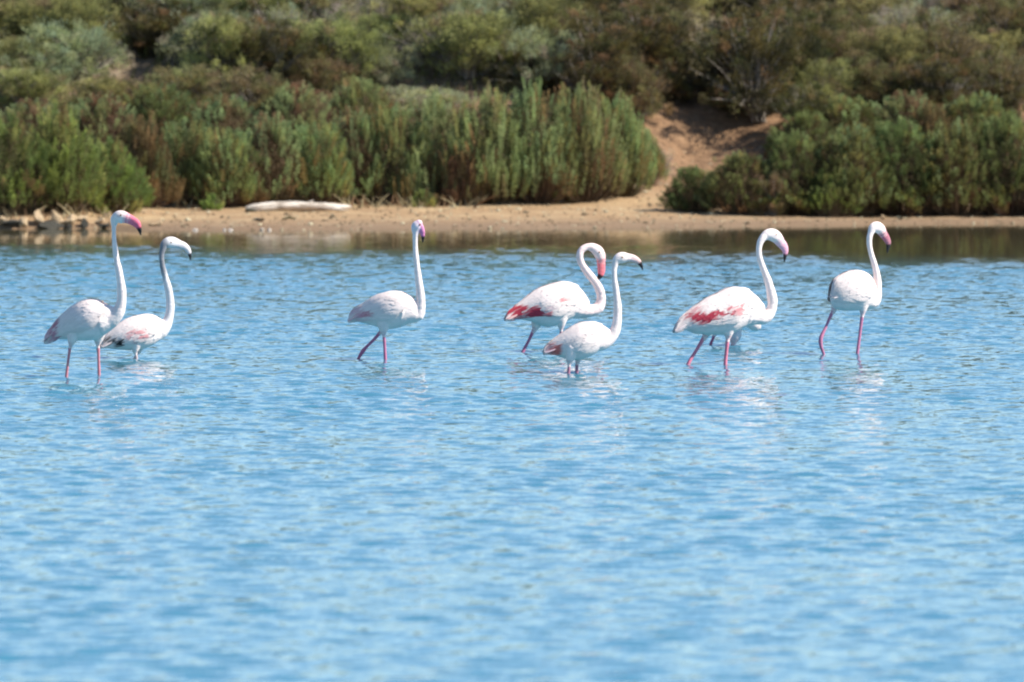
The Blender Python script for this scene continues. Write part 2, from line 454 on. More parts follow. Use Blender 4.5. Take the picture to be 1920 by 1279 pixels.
def P_(a, k=1.42): return [(x * k, y * k, z * k, w) for x, y, z, w in a]
G_BRIGHT = P_([(.190, .225, .060, 3), (.150, .190, .060, 3), (.23, .225, .075, 1.5), (.12, .145, .045, 1), (.17, .12, .055, .6)], 1.6)
G_BLUE = P_([(.170, .220, .098, 3), (.205, .250, .112, 2), (.13, .160, .075, 2), (.18, .19, .080, 1.5), (.16, .105, .055, 1.2)], 1.6)
G_MIX = P_([(.180, .205, .075, 3), (.170, .215, .09, 2), (.17, .155, .055, 2), (.19, .125, .055, 1.0)], 1.6)
G_TALL = P_([(.165, .205, .080, 3), (.195, .240, .105, 3), (.190, .195, .070, 2), (.18, .125, .055, 1.1), (.19, .17, .08, 1)], 1.6)
G_BROWN = P_([(.16, .135, .055, 2), (.18, .115, .055, 3), (.14, .15, .065, 1.5), (.21, .13, .065, 1)])
G_DEEP = P_([(.135, .160, .055, 3), (.175, .205, .078, 2.5), (.095, .105, .038, 1.6), (.20, .19, .06, 1.6), (.15, .10, .045, 1.3)])
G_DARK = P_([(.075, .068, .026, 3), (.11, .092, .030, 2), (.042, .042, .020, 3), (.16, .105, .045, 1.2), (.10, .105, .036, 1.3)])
G_OLIVE = P_([(.235, .228, .085, 3), (.28, .275, .105, 2), (.14, .14, .055, 2.5), (.20, .15, .085, 1)])
G_RUST = P_([(.165, .125, .062, 3), (.12, .09, .048, 2), (.20, .145, .065, 1), (.165, .16, .065, 4)])
G_PALE = P_([(.27, .275, .145, 2), (.22, .24, .115, 2), (.30, .26, .19, 1), (.24, .275, .17, 2)])

KINDS = {
    'bright': plume_shrub(11, 1.6, 1.25, 460, G_BRIGHT, 50, .14, .9, .2, .045),
    'blue': plume_shrub(12, 1.5, 1.2, 440, G_BLUE, 50, .16, .75, .3, .042),
    'mixed': plume_shrub(13, 1.6, 1.25, 440, G_MIX, 50, .16, .8, .4, .042),
    'tall': plume_shrub(14, 1.6, 1.5, 440, G_TALL, 60, .21, .40, .35, .032),
    'tall2': plume_shrub(15, 1.6, 1.5, 440, G_TALL + G_BLUE[:2], 60, .22, .36, .35, .032),
    'brown': plume_shrub(16, 1.4, 1.1, 360, G_BROWN, 50, .22, .45, .8, .030),
    'deep': plume_shrub(21, 1.7, 1.15, 560, G_DEEP, 42, .11, 1.2, .4, .045),
    'deep2': plume_shrub(22, 1.7, 1.10, 560, G_DEEP + G_BLUE[:1], 42, .12, 1.1, .5, .042),
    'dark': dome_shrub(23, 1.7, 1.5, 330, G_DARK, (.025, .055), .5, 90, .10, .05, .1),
    'olive': dome_shrub(24, 1.6, 1.15, 240, G_OLIVE, (.025, .055), .5, 90, .10, .05, .3),
    'rusty': dome_shrub(25, 1.5, 1.1, 260, G_RUST, (.025, .055), .45, 90, .10, .12, .3),
    'pale': dome_shrub(26, 1.5, 1.0, 220, G_PALE, (.025, .05), .45, 85, .10, .2, .4),
    'twiggy': dome_shrub(27, 1.4, 1.0, 220, G_PALE + P_([(.30, .25, .22, 4)]), (.02, .04), .35, 60, .10, .5, .4),
    'tuft': plume_shrub(28, .6, .42, 60, G_BRIGHT, 60, .4, .7, .2, .03, 1.0, 600),
}
DIM = {'bright': (1.75, 1.3), 'blue': (1.6, 1.25), 'mixed': (1.75, 1.3), 'tall': (1.65, 1.55), 'tall2': (1.6, 1.55), 'brown': (1.5, 1.1),
       'deep': (1.7, 1.15), 'deep2': (1.7, 1.1), 'dark': (1.8, 1.5), 'olive': (1.7, 1.15), 'rusty': (1.6, 1.1), 'pale': (1.6, 1.0), 'twiggy': (1.5, 1.0), 'tuft': (.7, .42)}

def solve_ground(px, py):
    """the point of the slope seen at this column and row"""
    lo = None
    for d in np.arange(99.0, 135.0, .05):
        x = (px - 960) / FOC * d
        z = float(ground_z(x, d))
        row = HOR + (CAM_H - z) * FOC / d
        if row <= py: return x, d, z
    return (px - 960) / FOC * 134, 134.0, float(ground_z((px - 960) / FOC * 134, 134.0))

NSH = 0
def shrub(kind, px, py, w_px, h_px, label, group=None, name='shrub'):
    global NSH
    NSH += 1
    x, d, z = solve_ground(px, py)
    root = bpy.data.objects.new(name, None); COL.objects.link(root)
    root.empty_display_size = .2
    root.location = (x, d, z - .03)
    r = random.Random(NSH * 31 + 5)
    s = d / FOC
    wd, hd = DIM[kind]
    sx = w_px * s / wd; sz = h_px * s / hd
    root.scale = (sx, sx * r.uniform(.85, 1.0), sz)
    root.rotation_euler = (0, 0, r.uniform(0, 6.28))
    tag(root, label, 'shrub', group)
    fm, bm = KINDS[kind]
    link('foliage', fm, root); link('branches', bm, root)
    return root

FRONT = [
    ('bright', 10, 402, 230, 200, 'bright green feathery shrub above the first stones of the shoreline row'),
    ('bright', 110, 398, 230, 215, 'fresh green feathery shrub over the tallest pale shoreline stone'),
    ('bright', 205, 396, 190, 150, 'yellow-green bush behind the head of the pink-billed flamingo'),
    ('brown', 262, 385, 190, 190, 'brownish plumed shrub between the stone row and the bare beach'),
    ('mixed', 345, 384, 180, 180, 'half brown feathery shrub above the bare beach short of the driftwood'),
    ('mixed', 430, 384, 170, 165, 'green and rust shrub at the hollow end of the driftwood log'),
    ('blue', 510, 381, 180, 175, 'grey-green plumed shrub right behind the middle of the driftwood log'),
    ('mixed', 590, 380, 180, 170, 'shrub with reddish lower stems behind the pointed end of the driftwood log'),
    ('blue', 665, 378, 170, 185, 'grey-green feathery shrub between the driftwood log and the tall thicket'),
    ('tall', 745, 379, 190, 195, 'first plumed shrub of the tall thicket, over a small grass tuft'),
    ('tall2', 830, 381, 200, 215, 'tall blue-green plumed shrub with a dark gap beneath it'),
    ('tall', 915, 380, 210, 225, 'tall brown-streaked plumed shrub near the middle of the thicket'),
    ('tall2', 1005, 378, 200, 235, 'tallest pale-tipped plumed shrub of the thicket'),
    ('tall', 1090, 374, 200, 230, 'tall plumed shrub with light green tips near the gully end of the thicket'),
    ('tall', 1160, 366, 170, 200, 'plumed shrub closing the tall thicket beside the sandy gully'),
    ('mixed', 1212, 345, 90, 120, 'low drooping feathery shrub at the edge of the sandy gully'),
    ('deep', 1300, 397, 150, 88, 'low dark green bush at the mouth of the gully, casting shade on sand'),
    ('deep2', 1395, 402, 190, 122, 'deep green bush beside the low bush at the gully mouth'),
    ('deep', 1490, 403, 210, 158, 'deep green bush over the first dry stems of the shore, past the gully'),
    ('deep2', 1590, 404, 210, 175, 'deep green bush above the beach behind the flamingo standing last in line'),
    ('deep', 1690, 404, 220, 180, 'deep green bush over the cluster of small yellow stones'),
    ('deep2', 1790, 404, 220, 185, 'deep green bush over the tall dry stems past the yellow stones'),
    ('deep', 1890, 404, 220, 190, 'deep green bush where the stony shore leaves the picture'),
]
BACK = [
    ('blue', 60, 300, 240, 120, 'blue-green soft shrub behind the bright green shoreline shrubs'),
    ('blue', 190, 298, 210, 130, 'blue-green upright shrub behind the brownish plumed shrub'),
    ('mixed', 300, 260, 200, 120, 'dull green feathery shrub halfway up the slope above the bare beach'),
    ('blue', 420, 290, 210, 120, 'pale blue-green shrub above the one at the hollow end of the log'),
    ('rusty', 480, 225, 220, 110, 'brown-red twiggy bush in the middle of the slope above the driftwood log'),
    ('blue', 560, 270, 190, 120, 'grey-green plumed shrub uphill of the pointed end of the log'),
    ('rusty', 350, 200, 200, 90, 'brown bush below the bare grey patch of slope'),
    ('mixed', 680, 250, 190, 120, 'green plumed shrub behind the start of the tall thicket'),
    ('rusty', 590, 170, 200, 100, 'rust-tinged bush above the brown-red twiggy bush'),
    ('pale', 700, 160, 180, 100, 'pale grey-green scrub bush beside the small sand hump'),
    ('twiggy', 810, 120, 170, 100, 'grey leafless twiggy bush above the small sand hump'),
    ('rusty', 1180, 225, 160, 150, 'grey-brown bush leaning over the upper gully behind the tall thicket'),
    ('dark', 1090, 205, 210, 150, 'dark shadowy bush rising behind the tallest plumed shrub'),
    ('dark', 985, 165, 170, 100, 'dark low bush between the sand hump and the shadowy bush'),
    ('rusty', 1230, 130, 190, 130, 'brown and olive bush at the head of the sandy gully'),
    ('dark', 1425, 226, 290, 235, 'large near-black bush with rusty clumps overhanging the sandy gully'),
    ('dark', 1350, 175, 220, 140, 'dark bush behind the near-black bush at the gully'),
    ('deep', 1510, 300, 170, 95, 'green bush filling the slope just below the near-black bush'),
    ('deep2', 1590, 295, 210, 120, 'mid green bush in the second row above the stony shore'),
    ('blue', 1700, 290, 210, 125, 'lighter green bush in the second row above the yellow stones'),
    ('deep2', 1830, 290, 220, 120, 'mid green bush in the second row above the tall dry stems'),
    ('olive', 1520, 215, 190, 130, 'olive brown bush next to the near-black bush, uphill of the second row'),
    ('rusty', 1640, 205, 190, 120, 'rusty twig bush uphill of the lighter green bush'),
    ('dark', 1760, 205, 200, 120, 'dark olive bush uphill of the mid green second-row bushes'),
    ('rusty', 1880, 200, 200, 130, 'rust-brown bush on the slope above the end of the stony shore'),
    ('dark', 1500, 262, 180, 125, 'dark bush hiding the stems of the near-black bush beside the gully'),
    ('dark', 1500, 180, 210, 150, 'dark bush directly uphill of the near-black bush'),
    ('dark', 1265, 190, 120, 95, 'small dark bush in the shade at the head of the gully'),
    ('brown', 475, 386, 90, 105, 'small brown dead-looking plume shrub between two green ones at the log'),
    ('brown', 872, 384, 90, 120, 'low brown shrub tucked into the dark gap of the tall thicket'),
    ('rusty', 1045, 380, 110, 90, 'low reddish twig bush at the foot of the tall thicket'),
    ('rusty', 1445, 404, 110, 95, 'low reddish twig bush between deep green bushes past the gully'),
    ('bright', 1560, 406, 130, 100, 'lighter green low bush between deep green bushes over the beach'),
    ('brown', 1745, 300, 130, 120, 'brown plume shrub in the second row over the yellow stones'),
    ('twiggy', 1230, 330, 90, 70, 'thin dry twig bush on the slope of the sandy gully'),
    ('olive', 40, 215, 220, 110, 'olive bush between the soft grey-green bush and the blue-green one'),
    ('pale', 800, 215, 230, 70, 'low pale bush in front of the small sand hump'),
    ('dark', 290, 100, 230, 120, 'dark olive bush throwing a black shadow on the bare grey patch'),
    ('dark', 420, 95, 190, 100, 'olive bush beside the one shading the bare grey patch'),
    ('pale', 60, 160, 240, 110, 'soft grey-green bush downhill of the bare grey patch edge'),
    ('olive', 200, 215, 200, 90, 'yellowish bush between the blue-green shrubs and the bare grey patch'),
]
for a in FRONT + BACK: shrub(*a)

LOOK = {'olive': 'olive yellow scrub bush', 'pale': 'pale grey-green scrub bush', 'rusty': 'rust-brown scrub bush', 'dark': 'dark scrub bush', 'twiggy': 'bare grey twiggy bush', 'blue': 'blue-green scrub bush'}
MARKS = [(40, 'the soft grey-green bush'), (150, 'the pale soil by the grey patch'), (250, 'the bare grey patch'), (350, 'the bush shading the grey patch'),
         (470, 'the brown-red twiggy bush'), (590, 'the rust-tinged bush'), (700, 'the pale grey-green scrub'), (820, 'the small sand hump'),
         (940, 'the low dark bush past the hump'), (1060, 'the shadowy bush'), (1180, 'the leaning bush'), (1290, 'the head of the sandy gully'),
         (1400, 'the near-black bush'), (1510, 'the olive brown bush'), (1630, 'the rusty twig bush'), (1750, 'the dark olive bush'), (1870, 'the rust-brown bush')]
TIER = {150: 'just uphill of', 105: 'a little uphill of', 62: 'two bushes uphill of', 22: 'three bushes uphill of', -18: 'four bushes uphill of', -60: 'near the crest above'}
rr = random.Random(3)
seen = {}
for row, sc in ((150, 1.0), (105, 1.0), (62, .95), (22, .95), (-18, .9), (-60, .9)):
    x0 = (-60 if row > 0 else -200) + rr.uniform(-40, 40)
    while x0 < (1990 if row > 0 else 2100):
        px = x0 + rr.uniform(-22, 22); py = row + rr.uniform(-13, 13)
        x0 += 98
        if row >= 62 and (1270 < px < 1420 or 150 < px < 330): continue
        if row == 150 and (700 < px < 860 or 1230 < px < 1460): continue
        if px < 500: k = rr.choice(['olive', 'rusty', 'dark', 'olive', 'pale'])
        elif px < 1050: k = rr.choice(['olive', 'pale', 'twiggy', 'olive', 'pale'])
        elif px < 1500: k = rr.choice(['dark', 'dark', 'dark', 'olive'])
        else: k = rr.choice(['olive', 'dark', 'rusty', 'dark', 'twiggy', 'dark'])
        mark = min(MARKS, key=lambda m: abs(m[0] - px))[1]
        lab = '%s %s %s' % (LOOK[k], TIER[row], mark)
        seen[lab] = seen.get(lab, 0) + 1
        if seen[lab] > 1: lab = lab.replace('bush', 'bush, %s one,' % ('second', 'third')[min(seen[lab], 3) - 2], 1)
        shrub(k, px, py, rr.uniform(190, 270) * sc, rr.uniform(105, 160) * sc, lab, 'scrub bushes high on the slope')
# off to the sides of the frame the thicket goes on
for px in range(-420, -80, 120): shrub('bright', px, 398, 220, 190, '%s feathery shrub before the start of the stone row' % ('outermost green', 'green middle', 'green inner')[(px + 420) // 120], 'green shrubs past the frame')
for px in range(2000, 2400, 120): shrub('deep', px, 404, 220, 190, '%s deep green bush beyond the end of the stony shore' % ('first', 'second', 'third', 'fourth')[(px - 2000) // 120], 'green bushes past the frame')
# small tufts
for px, py, w_, h_, lab in ((798, 388, 60, 40, 'small yellow-green grass tuft on the sand under the tall thicket'),
                            (400, 394, 55, 40, 'small green tuft on the beach before the driftwood log'),
                            (225, 402, 110, 60, 'low yellow-green tuft hanging over the last shoreline stone'),
                            (1278, 395, 40, 30, 'tiny tuft at the foot of the low dark green bush')):
    shrub('tuft', px, py, w_, h_, lab)

# ------------------------------------------------------------------ ground cover (nobody could count it)
def scatter_cover():
    r = np.random.default_rng(4)
    n = 130000
    x = r.uniform(-10, 10, n); y = r.uniform(102, 124, n)
    d = y - shore_y(x)
    clump = vnoise(x * 1.4 + 30, y * 1.4, 12) + .5 * vnoise(x * 5 + 30, y * 5, 13)
    gx = np.interp(y, [103, 107, 111, 115], [1.7, 2.2, 2.6, 2.9])
    keep = (d > 5.2) & (clump > .50) & ~((np.abs(x - gx) < 1.0) & (y < 112))
    x, y = x[keep], y[keep]; n = len(x)
    C = np.stack([x, y, ground_z(x, y) - .01], -1)
    D = unit(r.normal(size=(n, 3)) * .45 + np.array([0, 0, 1]))
    pal = pick(r, [(.24, .20, .12, 1.5), (.17, .18, .075, 3), (.18, .13, .08, 2), (.12, .13, .05, 2)], n)
    return leaves_mesh('ground_cover', C, D, r.uniform(.06, .22, n), r.uniform(.015, .035, n), pal, r)
link('ground_cover', scatter_cover(), kind='stuff', label='dry grass and low herbs between the shrubs', cat='ground cover')

def dry_stems():
    r = np.random.default_rng(5); P = []; c = []
    pxs = np.concatenate([r.normal(1500, 25, 40), r.uniform(1420, 1920, 260), r.normal(1865, 12, 40), r.normal(1590, 12, 30), r.uniform(650, 900, 110), r.uniform(270, 440, 70), r.uniform(0, 240, 60)])
    for px in pxs:
        py = r.uniform(388, 403) if px > 1300 else (r.uniform(385, 391) if px > 250 else r.uniform(400, 412))
        x, d, z = solve_ground(px, py)
        h = r.uniform(.05, .22); t = np.linspace(0, 1, 4)[:, None]
        lean = r.normal(size=2) * .35 * h
        P.append((np.array([x, d, z - .02]) + t * np.array([lean[0], lean[1], h]) + t * t * np.array([lean[0], lean[1], -.1 * h]), np.linspace(.009, .003, 4) * r.uniform(.7, 1.6)))
        c.append(np.array([.42, .33, .20]) * r.uniform(.5, 1.15) if r.random() < .7 else np.array([.22, .12, .07]))
    return tubes_mesh('dry_stems', P, M_TWIG, c, 4)
link('dry_stems', dry_stems(), kind='stuff', label='pale dry stems standing at the foot of the shrubs', cat='dry stems')

# ------------------------------------------------------------------ stones
def stone_mesh(seed, mat, flat=1.0):
    r = np.random.default_rng(seed)
    import bmesh
    bm = bmesh.new(); bmesh.ops.create_icosphere(bm, subdivisions=3, radius=.5)
    nrm = unit(r.normal(size=(7, 3))); cut = r.uniform(.20, .36, 7)
    off = r.random(3) * 20
    for v in bm.verts:
        p = np.array(v.co)
        for a, k in zip(nrm, cut):
            s = p @ a
            if s > k: p = p - a * (s - k) * .97
        q = vnoise(np.array([p[0] * 5 + off[0] + 9]), np.array([p[1] * 5 + p[2] * 4 + off[1] + 9]), seed)[0]
        v.co = Vector(p * (1 + (q - .5) * .25)) * 1.0
        v.co.z *= flat
    me = bpy.data.meshes.new('stone'); bm.to_mesh(me); bm.free()
    me.materials.append(mat)
    return me
def debris():
    """gravel and litter on the sand"""
    r = np.random.default_rng(9); V = []; F = []; o = 0
    base = np.array([(1, 0, 0), (0, 1, 0), (-1, 0, 0), (0, -1, 0), (0, 0, 1), (0, 0, -.6)], float)
    tri = np.array([(0, 1, 4), (1, 2, 4), (2, 3, 4), (3, 0, 4), (1, 0, 5), (2, 1, 5), (3, 2, 5), (0, 3, 5)])
    C = []
    for k in range(2400):
        x = r.uniform(-7.5, 7.5)
        sy = float(shore_y(x)); gul = r.random() < .18
        if gul: x = r.uniform(1.5, 3.3)
        y = sy + (r.random() ** 1.2 * 5.5 if not gul else r.uniform(5, 10))
        s = r.uniform(.006, .018) * (2.2 if r.random() < .07 else 1)
        v = base * (1 + r.normal(size=(6, 1)) * .2) * np.array([s * 1.3, s * 1.3, s * .7])
        V.append(v + np.array([x, y, float(ground_z(x, y)) + s * .2])); F.append(tri + o); o += 6
        C.append(np.tile(np.array([.13, .09, .06]) * r.uniform(.5, 1.6) if r.random() < .65 else np.array([.5, .42, .3]) * r.uniform(.7, 1.2), (6, 1)))
    return mesh_np('gravel', np.concatenate(V), np.concatenate(F), M_TWIG, False, np.concatenate(C))
link('gravel', debris(), kind='stuff', label='small gravel and dark litter strewn on the beach sand', cat='gravel')

STONES = [stone_mesh(40 + i, M_ROCK) for i in range(5)]
PALES = [stone_mesh(60 + i, M_PALE, .7) for i in range(3)]
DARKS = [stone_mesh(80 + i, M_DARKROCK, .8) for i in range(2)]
def stone(me, px, py, w_px, h_px, label, group=None, tilt=0, sink=.1):
    # py: row of its foot
    x, d, z = solve_ground(px, py)
    if py > 428 - max(0, (px - 960) * .014): z = max(z, -.02)
    o = link('stone', me, label=label, cat='stone', group=group)
    s = d / FOC
    o.scale = (w_px * s, (w_px + h_px) * .5 * s, h_px * s)
    o.location = (x, d, z + h_px * s * (.42 - sink)); o.rotation_euler = (0, tilt, random.Random(px).uniform(-.4, .4))
    return o
ROW = [
    (6, 426, 26, 26, 'brownish stone at the outer end of the shoreline row', .1),
    (44, 428, 20, 30, 'slim cream stone standing between two dark hollows in the row', -.4),
    (74, 425, 22, 38, 'tallest cream-white stone of the shoreline row', -.5),
    (80, 428, 18, 16, 'small white stone at the foot of the tallest cream-white one', .2),
    (103, 425, 22, 36, 'tan stone leaning over the widest dark hollow', -.6),
    (117, 424, 14, 18, 'narrow tan stone wedged beside the rounded cream stone', .3),
    (133, 426, 22, 32, 'rounded cream stone above a tiny dark hollow', .1),
    (156, 414, 28, 14, 'flat tan stone bridging the square dark hollow', 0),
    (186, 419, 22, 14, 'low pale stone close behind the neck of the pink-billed flamingo', -.5),
    (203, 407, 18, 16, 'small tan stone just behind the flamingo head', .4),
    (286, 424, 22, 8, 'flat olive stone at the waterline past the flamingo bill', 0),
    (300, 421, 14, 9, 'little dark-topped stone at the waterline past the flat olive one', 0),
]
for i, (px, py, w_, h_, lab, tl) in enumerate(ROW): stone(STONES[i % 5], px, py, w_ * 1.1, h_ * .88, lab, 'stones along the waterline', tl)
for px, w_, h_, lab in ((26, 40, 22, 'black stone standing in for the first dark hollow of the shoreline row'), (95, 46, 18, 'black stone standing in for the widest dark hollow of the shoreline row'),
                        (131, 10, 12, 'black stone standing in for the tiny dark hollow under the rounded cream stone'), (159, 14, 22, 'black stone standing in for the square dark hollow'), (196, 22, 16, 'black stone standing in for a dark gap beside the neck of the pink-billed flamingo')):
    stone(DARKS[px % 2], px, 429, w_ * 1.15, h_ * 1.2, lab, 'black stones standing in for dark hollows under the shoreline row')  # black stones added to stand in for the dark of undercut hollows
stone(DARKS[0], 485, 416, 24, 14, 'small dark hump-shaped stone on the sand before the driftwood log')
for px, w_, lab in ((296 + 70, 14, 'small white pebble at the waterline, first after the flat olive stone'), (432, 10, 'lone small white pebble at the waterline before the log end'),
                    (491, 9, 'tiny white pebble at the waterline under the dark hump-shaped stone'), (505, 9, 'tiny white pebble next to the one under the dark stone'), (421, 8, 'tiny pale pebble joined to the lone white pebble')):
    stone(PALES[px % 3], px, 433, w_, 8, lab, 'white pebbles along the waterline')
for px, py, w_, h_, lab in ((1655, 412, 10, 13, 'single small yellow stone on the sand edge beside a flamingo head'), (1712, 404, 18, 18, 'tallest yellow stone of the small cluster under the bushes'),
                            (1694, 404, 16, 12, 'low yellow stone leaning on the tallest one'), (1729, 404, 16, 10, 'flat yellow stone at the foot of the cluster'), (1744, 404, 12, 12, 'last little stone of the yellow cluster'),
                            (1788, 404, 16, 18, 'lone tan stone between the yellow cluster and the tall dry stems'), (1480, 402, 18, 12, 'pale stone under the bush over the first dry stems'),
                            (1835, 404, 14, 10, 'tan stone among the tall dry stems'), (1510, 403, 12, 9, 'small pale stone beside the first dry stems')):
    stone(STONES[px % 5], px, py, w_, h_, lab, 'small stones at the foot of the deep green bushes')

# ------------------------------------------------------------------ driftwood
def driftwood():
    x0, d0, z0 = solve_ground(460, 397)
    root = bpy.data.objects.new('driftwood_log', None); COL.objects.link(root); root.location = (x0, d0, z0)
    tag(root, 'white bleached driftwood log with a dark hollow end lying on the sand', 'driftwood')
    s = d0 / FOC
    pts = [(0, 6, 6), (14, 8, 8.5), (40, 10.5, 10), (80, 12, 10.5), (120, 11.5, 10), (150, 10, 9.0), (172, 9, 7), (190, 9.5, 4), (198, 10, 1.5)]
    n = 34; t = np.linspace(0, 198, n)
    P = np.array([(p[0], p[1], p[2]) for p in pts], float)
    cz = np.interp(t, P[:, 0], P[:, 1]); rr_ = np.interp(t, P[:, 0], P[:, 2])
    V = []; k = 16
    for i in range(n):
        for j in range(k):
            a = 2 * math.pi * j / k
            q = 1 + .10 * math.sin(3 * a + t[i] * .05) + .08 * (vnoise(np.array([a * 2 + 9]), np.array([t[i] * .12 + 3]), 31)[0] - .5) * 2
            V.append((t[i] * s, math.cos(a) * rr_[i] * q * s + .0012 * t[i], (cz[i] + math.sin(a) * rr_[i] * q) * s))
    F = [(i * k + j, i * k + (j + 1) % k, (i + 1) * k + (j + 1) % k, (i + 1) * k + j) for i in range(n - 1) for j in range(k)]
    root.scale = (1, 1, .82)
    link('trunk', mesh_np('trunk', V, F, M_WOOD), root)
    # hollow: a dark inner cup reaching into the log
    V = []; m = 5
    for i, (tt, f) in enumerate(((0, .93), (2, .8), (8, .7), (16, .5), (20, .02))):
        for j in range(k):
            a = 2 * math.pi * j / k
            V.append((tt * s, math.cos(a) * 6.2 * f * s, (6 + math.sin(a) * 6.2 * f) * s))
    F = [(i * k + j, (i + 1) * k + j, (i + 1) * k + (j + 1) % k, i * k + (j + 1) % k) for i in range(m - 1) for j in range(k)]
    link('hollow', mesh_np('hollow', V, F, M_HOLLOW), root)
    paths = [([(150 * s, -.04, 9 * s), (178 * s, -.08, 5 * s), (196 * s, -.10, 3 * s)], [.028, .016, .004]), ([(120 * s, -.02, 20 * s), (128 * s, -.02, 26 * s)], [.02, .008])]
    for P_, R_ in paths:
        link('branch_stub', tubes_mesh('branch_stub', [(P_, R_)], M_WOOD, [np.ones(3) * .5], 8), root)
    b = [([(2 * s, -.07, 3 * s), (12 * s, -.10, 2.2 * s), (22 * s, -.09, 1.5 * s)], [.03, .035, .01])]
    link('bark_flake', tubes_mesh('bark_flake', b, M_HOLLOW, [np.ones(3)], 8), root, label='dark strip of bark left under the hollow end')
driftwood()
x, d, z = solve_ground(528, 413)
link('stick', tubes_mesh('stick', [([(0 + x, d, z + .01), (.07 + x, d, z + .03), (.14 + x, d + .02, z + .022), (.17 + x, d, z + .02)], [.008, .014, .011, .006])], M_TWIG, [np.array([.10, .09, .04])], 6),
     label='short dark stick lying on the sand below the driftwood log', cat='stick')

# ------------------------------------------------------------------ flamingos
WHITE = (.86, .73, .69); NECKC = (.87, .735, .695); PINKW = (.80, .56, .55)
BLACK = (.012, .012, .014); LEG = (.62, .22, .25); BILL = (.76, .16, .22)
RED = (.50, .042, .070); PINK = (.66, .20, .22); ROSE = (.76, .42, .40)

def hermite(t, xs_, ys_):
    xs_ = np.asarray(xs_, float); ys_ = np.asarray(ys_, float)
    m = np.gradient(ys_, xs_)
    i = np.clip(np.searchsorted(xs_, t) - 1, 0, len(xs_) - 2)
    h = xs_[i + 1] - xs_[i]; u = (t - xs_[i]) / h
    return ((2 * u ** 3 - 3 * u ** 2 + 1) * ys_[i] + (u ** 3 - 2 * u ** 2 + u) * h * m[i] + (-2 * u ** 3 + 3 * u ** 2) * ys_[i + 1] + (u ** 3 - u ** 2) * h * m[i + 1])

def resample(P, step):
    P = np.asarray(P, float)
    s = np.concatenate([[0], np.cumsum(np.linalg.norm(np.diff(P[:, :3], axis=0), axis=1) + 1e-6)])
    n = max(4, int(s[-1] / step)); t = np.linspace(0, s[-1], n)
    return np.stack([hermite(t, s, P[:, k]) for k in range(P.shape[1])], -1)

